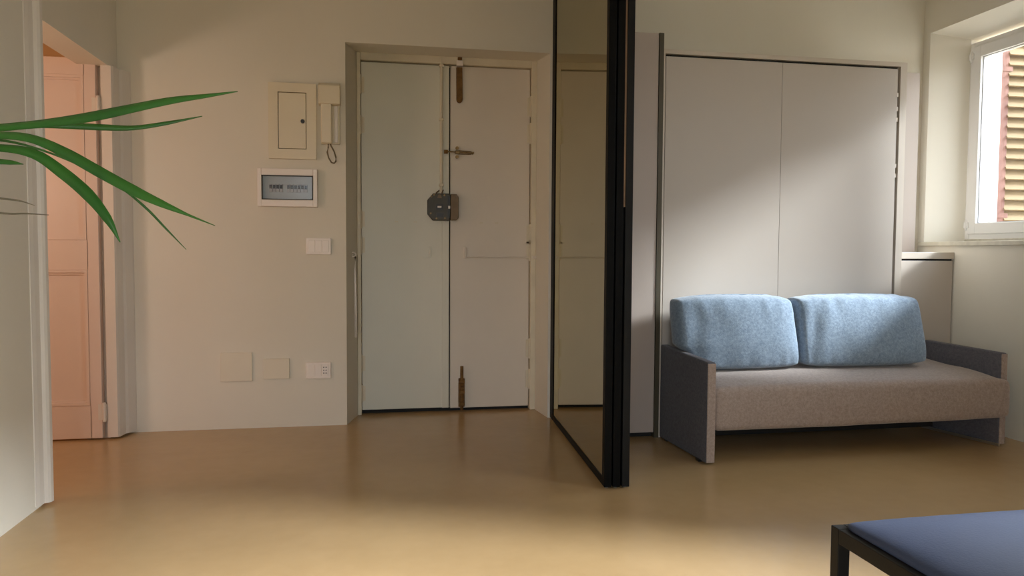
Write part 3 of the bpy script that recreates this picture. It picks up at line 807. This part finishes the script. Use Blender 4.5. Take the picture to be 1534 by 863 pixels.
def pad_fn(u, v, w):
    a, b = u * 2 - 1, v * 2 - 1
    puff = max(0.0, (1 - abs(a) ** 5) * (1 - abs(b) ** 5)) ** 0.6
    x = lerp(HX0 + 0.018, HX1 - 0.018, u); y = lerp(HY0 + 0.018, HY1 - 0.016, v)
    return (x, y, HZ - 0.006 + w * (0.016 + 0.026 * puff))
obj('pad', soft_block(25, 0, 0, (0.06, 0.06, 0.8), pad_fn), M['bench_pad'], t, smooth=True)['label'] = 'dark blue leather pad'

# ------------------------------------------------------------------ tall potted plant at the left, mostly outside the frame
PX, PY = -0.90, 1.56
t = thing('potted_plant', 'narrow-leaved green plant reaching in from the left by the near wall', 'plant', (PX, PY, 0))
bm = lathe(bmesh.new(), [(0.10, 0.0), (0.125, 0.02), (0.15, 0.26), (0.155, 0.30), (0.145, 0.30), (0.138, 0.26), (0.135, 0.255)], (PX, PY, 0), 32)
smooth_by_angle(obj('pot', bm, M['pot'], t), 35)
obj('soil', lathe(bmesh.new(), [(0.139, 0.250), (0.138, 0.262), (0.05, 0.268)], (PX, PY, 0), 24), M['soil'], t)
bm = tube(bmesh.new(), [(PX, PY, 0.25), (PX - .015, PY + .01, 0.5), (PX + .005, PY - .005, 0.8), (PX - .004, PY, 1.05), (PX, PY, 1.20)], [.017, .015, .014, .013, .012], 10)
obj('trunk', bm, M['stem'], t, smooth=True)

def ribbon(ctrl, widths, mat_, fold=0.25, parent=None, nseg=40):
    ctrl = [Vector(c) for c in ctrl]
    # Catmull-Rom through the control points
    P_ = [2 * ctrl[0] - ctrl[1]] + ctrl + [2 * ctrl[-1] - ctrl[-2]]
    n = len(ctrl) - 1
    def at(s):
        f = s * n; i = min(int(f), n - 1); q = f - i
        a, b, c, d = P_[i], P_[i + 1], P_[i + 2], P_[i + 3]
        p = 0.5 * ((2 * b) + (c - a) * q + (2 * a - 5 * b + 4 * c - d) * q * q + (3 * b - a - 3 * c + d) * q ** 3)
        return p, lerp(widths[i], widths[i + 1], q)
    bm = bmesh.new(); rows = []
    view = Vector((0.25, 0.9, -0.35)).normalized()
    for k in range(nseg + 1):
        s = k / nseg
        p, w = at(s); p1, _ = at(min(1, s + 0.01)); p0, _ = at(max(0, s - 0.01))
        tg_ = (p1 - p0).normalized()
        nrm = view - tg_ * view.dot(tg_); nrm.normalize()
        side = tg_.cross(nrm).normalized()
        hw = max(w / 2, 0.0002)
        th = 0.0006
        row = []
        for o_, dn in ((-1, fold), (0, 0), (1, fold)):
            row.append((p + side * hw * o_ + nrm * hw * dn - nrm * th, p + side * hw * o_ + nrm * hw * dn + nrm * th))
        rows.append([[bm.verts.new(a) for a, b in row], [bm.verts.new(b) for a, b in row]])
    for k in range(nseg):
        A_, B_ = rows[k], rows[k + 1]
        for j in range(2):
            bm.faces.new((A_[0][j], A_[0][j + 1], B_[0][j + 1], B_[0][j]))
            bm.faces.new((A_[1][j + 1], A_[1][j], B_[1][j], B_[1][j + 1]))
        bm.faces.new((A_[0][0], B_[0][0], B_[1][0], A_[1][0])); bm.faces.new((A_[0][2], A_[1][2], B_[1][2], B_[0][2]))
    return obj('leaf', bm, mat_, parent, smooth=True)

leaves = [
 ([(-.8717,1.5109,1.2241),(-.7097,1.4636,1.2808),(-.6087,1.4252,1.2908),(-.5537,1.4051,1.2951),(-.4995,1.3852,1.3004),(-.4405,1.3646,1.309),(-.3399,1.3368,1.3277),(-.2711,1.3144,1.3348),(-.2214,1.3056,1.3417)],
  [.008,.012,.014,.016,.019,.0195,.014,.007,.001], 'leaf'),
 ([(-.8982,1.5566,1.2261),(-.7425,1.5311,1.2901),(-.6515,1.5254,1.3068),(-.6017,1.5267,1.3113),(-.5058,1.5293,1.3102),(-.4474,1.5288,1.3109),(-.3881,1.5287,1.3218),(-.3242,1.5278,1.3366)],
  [.008,.012,.014,.014,.013,.010,.008,.001], 'leaf'),
 ([(-.8717,1.5107,1.2182),(-.7212,1.4654,1.2738),(-.6264,1.4174,1.2743),(-.5616,1.3847,1.2648),(-.4986,1.3514,1.238),(-.4374,1.3182,1.2055),(-.3811,1.2963,1.1758),(-.3361,1.2768,1.1551),(-.2923,1.2678,1.1362),(-.2505,1.2593,1.1194)],
  [.008,.012,.014,.015,.018,.018,.017,.012,.004,.001], 'leaf'),
 ([(-.8718,1.5104,1.2124),(-.7327,1.4666,1.2552),(-.6314,1.4275,1.2541),(-.5661,1.3946,1.2416),(-.5178,1.374,1.2115),(-.4664,1.3423,1.1723),(-.4305,1.3235,1.1314),(-.4092,1.3177,1.0923)],
  [.008,.012,.014,.017,.020,.020,.014,.001], 'leaf'),
 ([(-.9246,1.6018,1.2179),(-.7753,1.5978,1.2816),(-.7102,1.6066,1.29),(-.6431,1.6139,1.2751),(-.574,1.6202,1.2465),(-.5027,1.6254,1.205),(-.4558,1.625,1.1656),(-.4188,1.6264,1.1244),(-.38,1.6273,1.0812)],
  [.006,.006,.005,.004,.0035,.004,.005,.004,.001], 'leaf'),
 ([(-.8586,1.4873,1.2057),(-.7158,1.4315,1.2262),(-.6386,1.397,1.2276),(-.5954,1.3787,1.2244),(-.5736,1.3746,1.2212)], [.008,.011,.011,.008,.001], 'leaf'),
 ([(-.9114,1.5785,1.2085),(-.8016,1.5778,1.1898),(-.7007,1.579,1.1768),(-.668,1.5829,1.1726),(-.6448,1.5885,1.1644)], [.006,.005,.004,.003,.001], 'leaf_dry'),
 ([(-.9379,1.6242,1.2097),(-.8303,1.6329,1.1678),(-.7304,1.6443,1.1518),(-.6876,1.6568,1.1517),(-.6483,1.6596,1.1497)], [.006,.005,.004,.003,.001], 'leaf_dry'),
]
crown = Vector((PX, PY, 1.19))
for c, w, mm in leaves: ribbon([tuple(crown)] + c, [0.006] + w, M[mm], parent=t)
for i in range(26):                                                     # the rest of the crown, outside the frame
    az = math.radians(95 + i * 235 / 25 + random.uniform(-5, 5)); el = random.uniform(0.25, 1.1); ln = random.uniform(0.26, 0.40)
    dx, dy = math.cos(az), math.sin(az)
    pts = []
    for s in (0, .25, .5, .75, 1.0):
        h = ln * s * math.cos(el * (1 - .3 * s)); z = ln * (s * math.sin(el) - 0.55 * s * s)
        pts.append((crown.x + dx * h, crown.y + dy * h, crown.z + z))
    ribbon(pts, [.007, .014, .017, .012, .001], M['leaf'], parent=t, nseg=14)
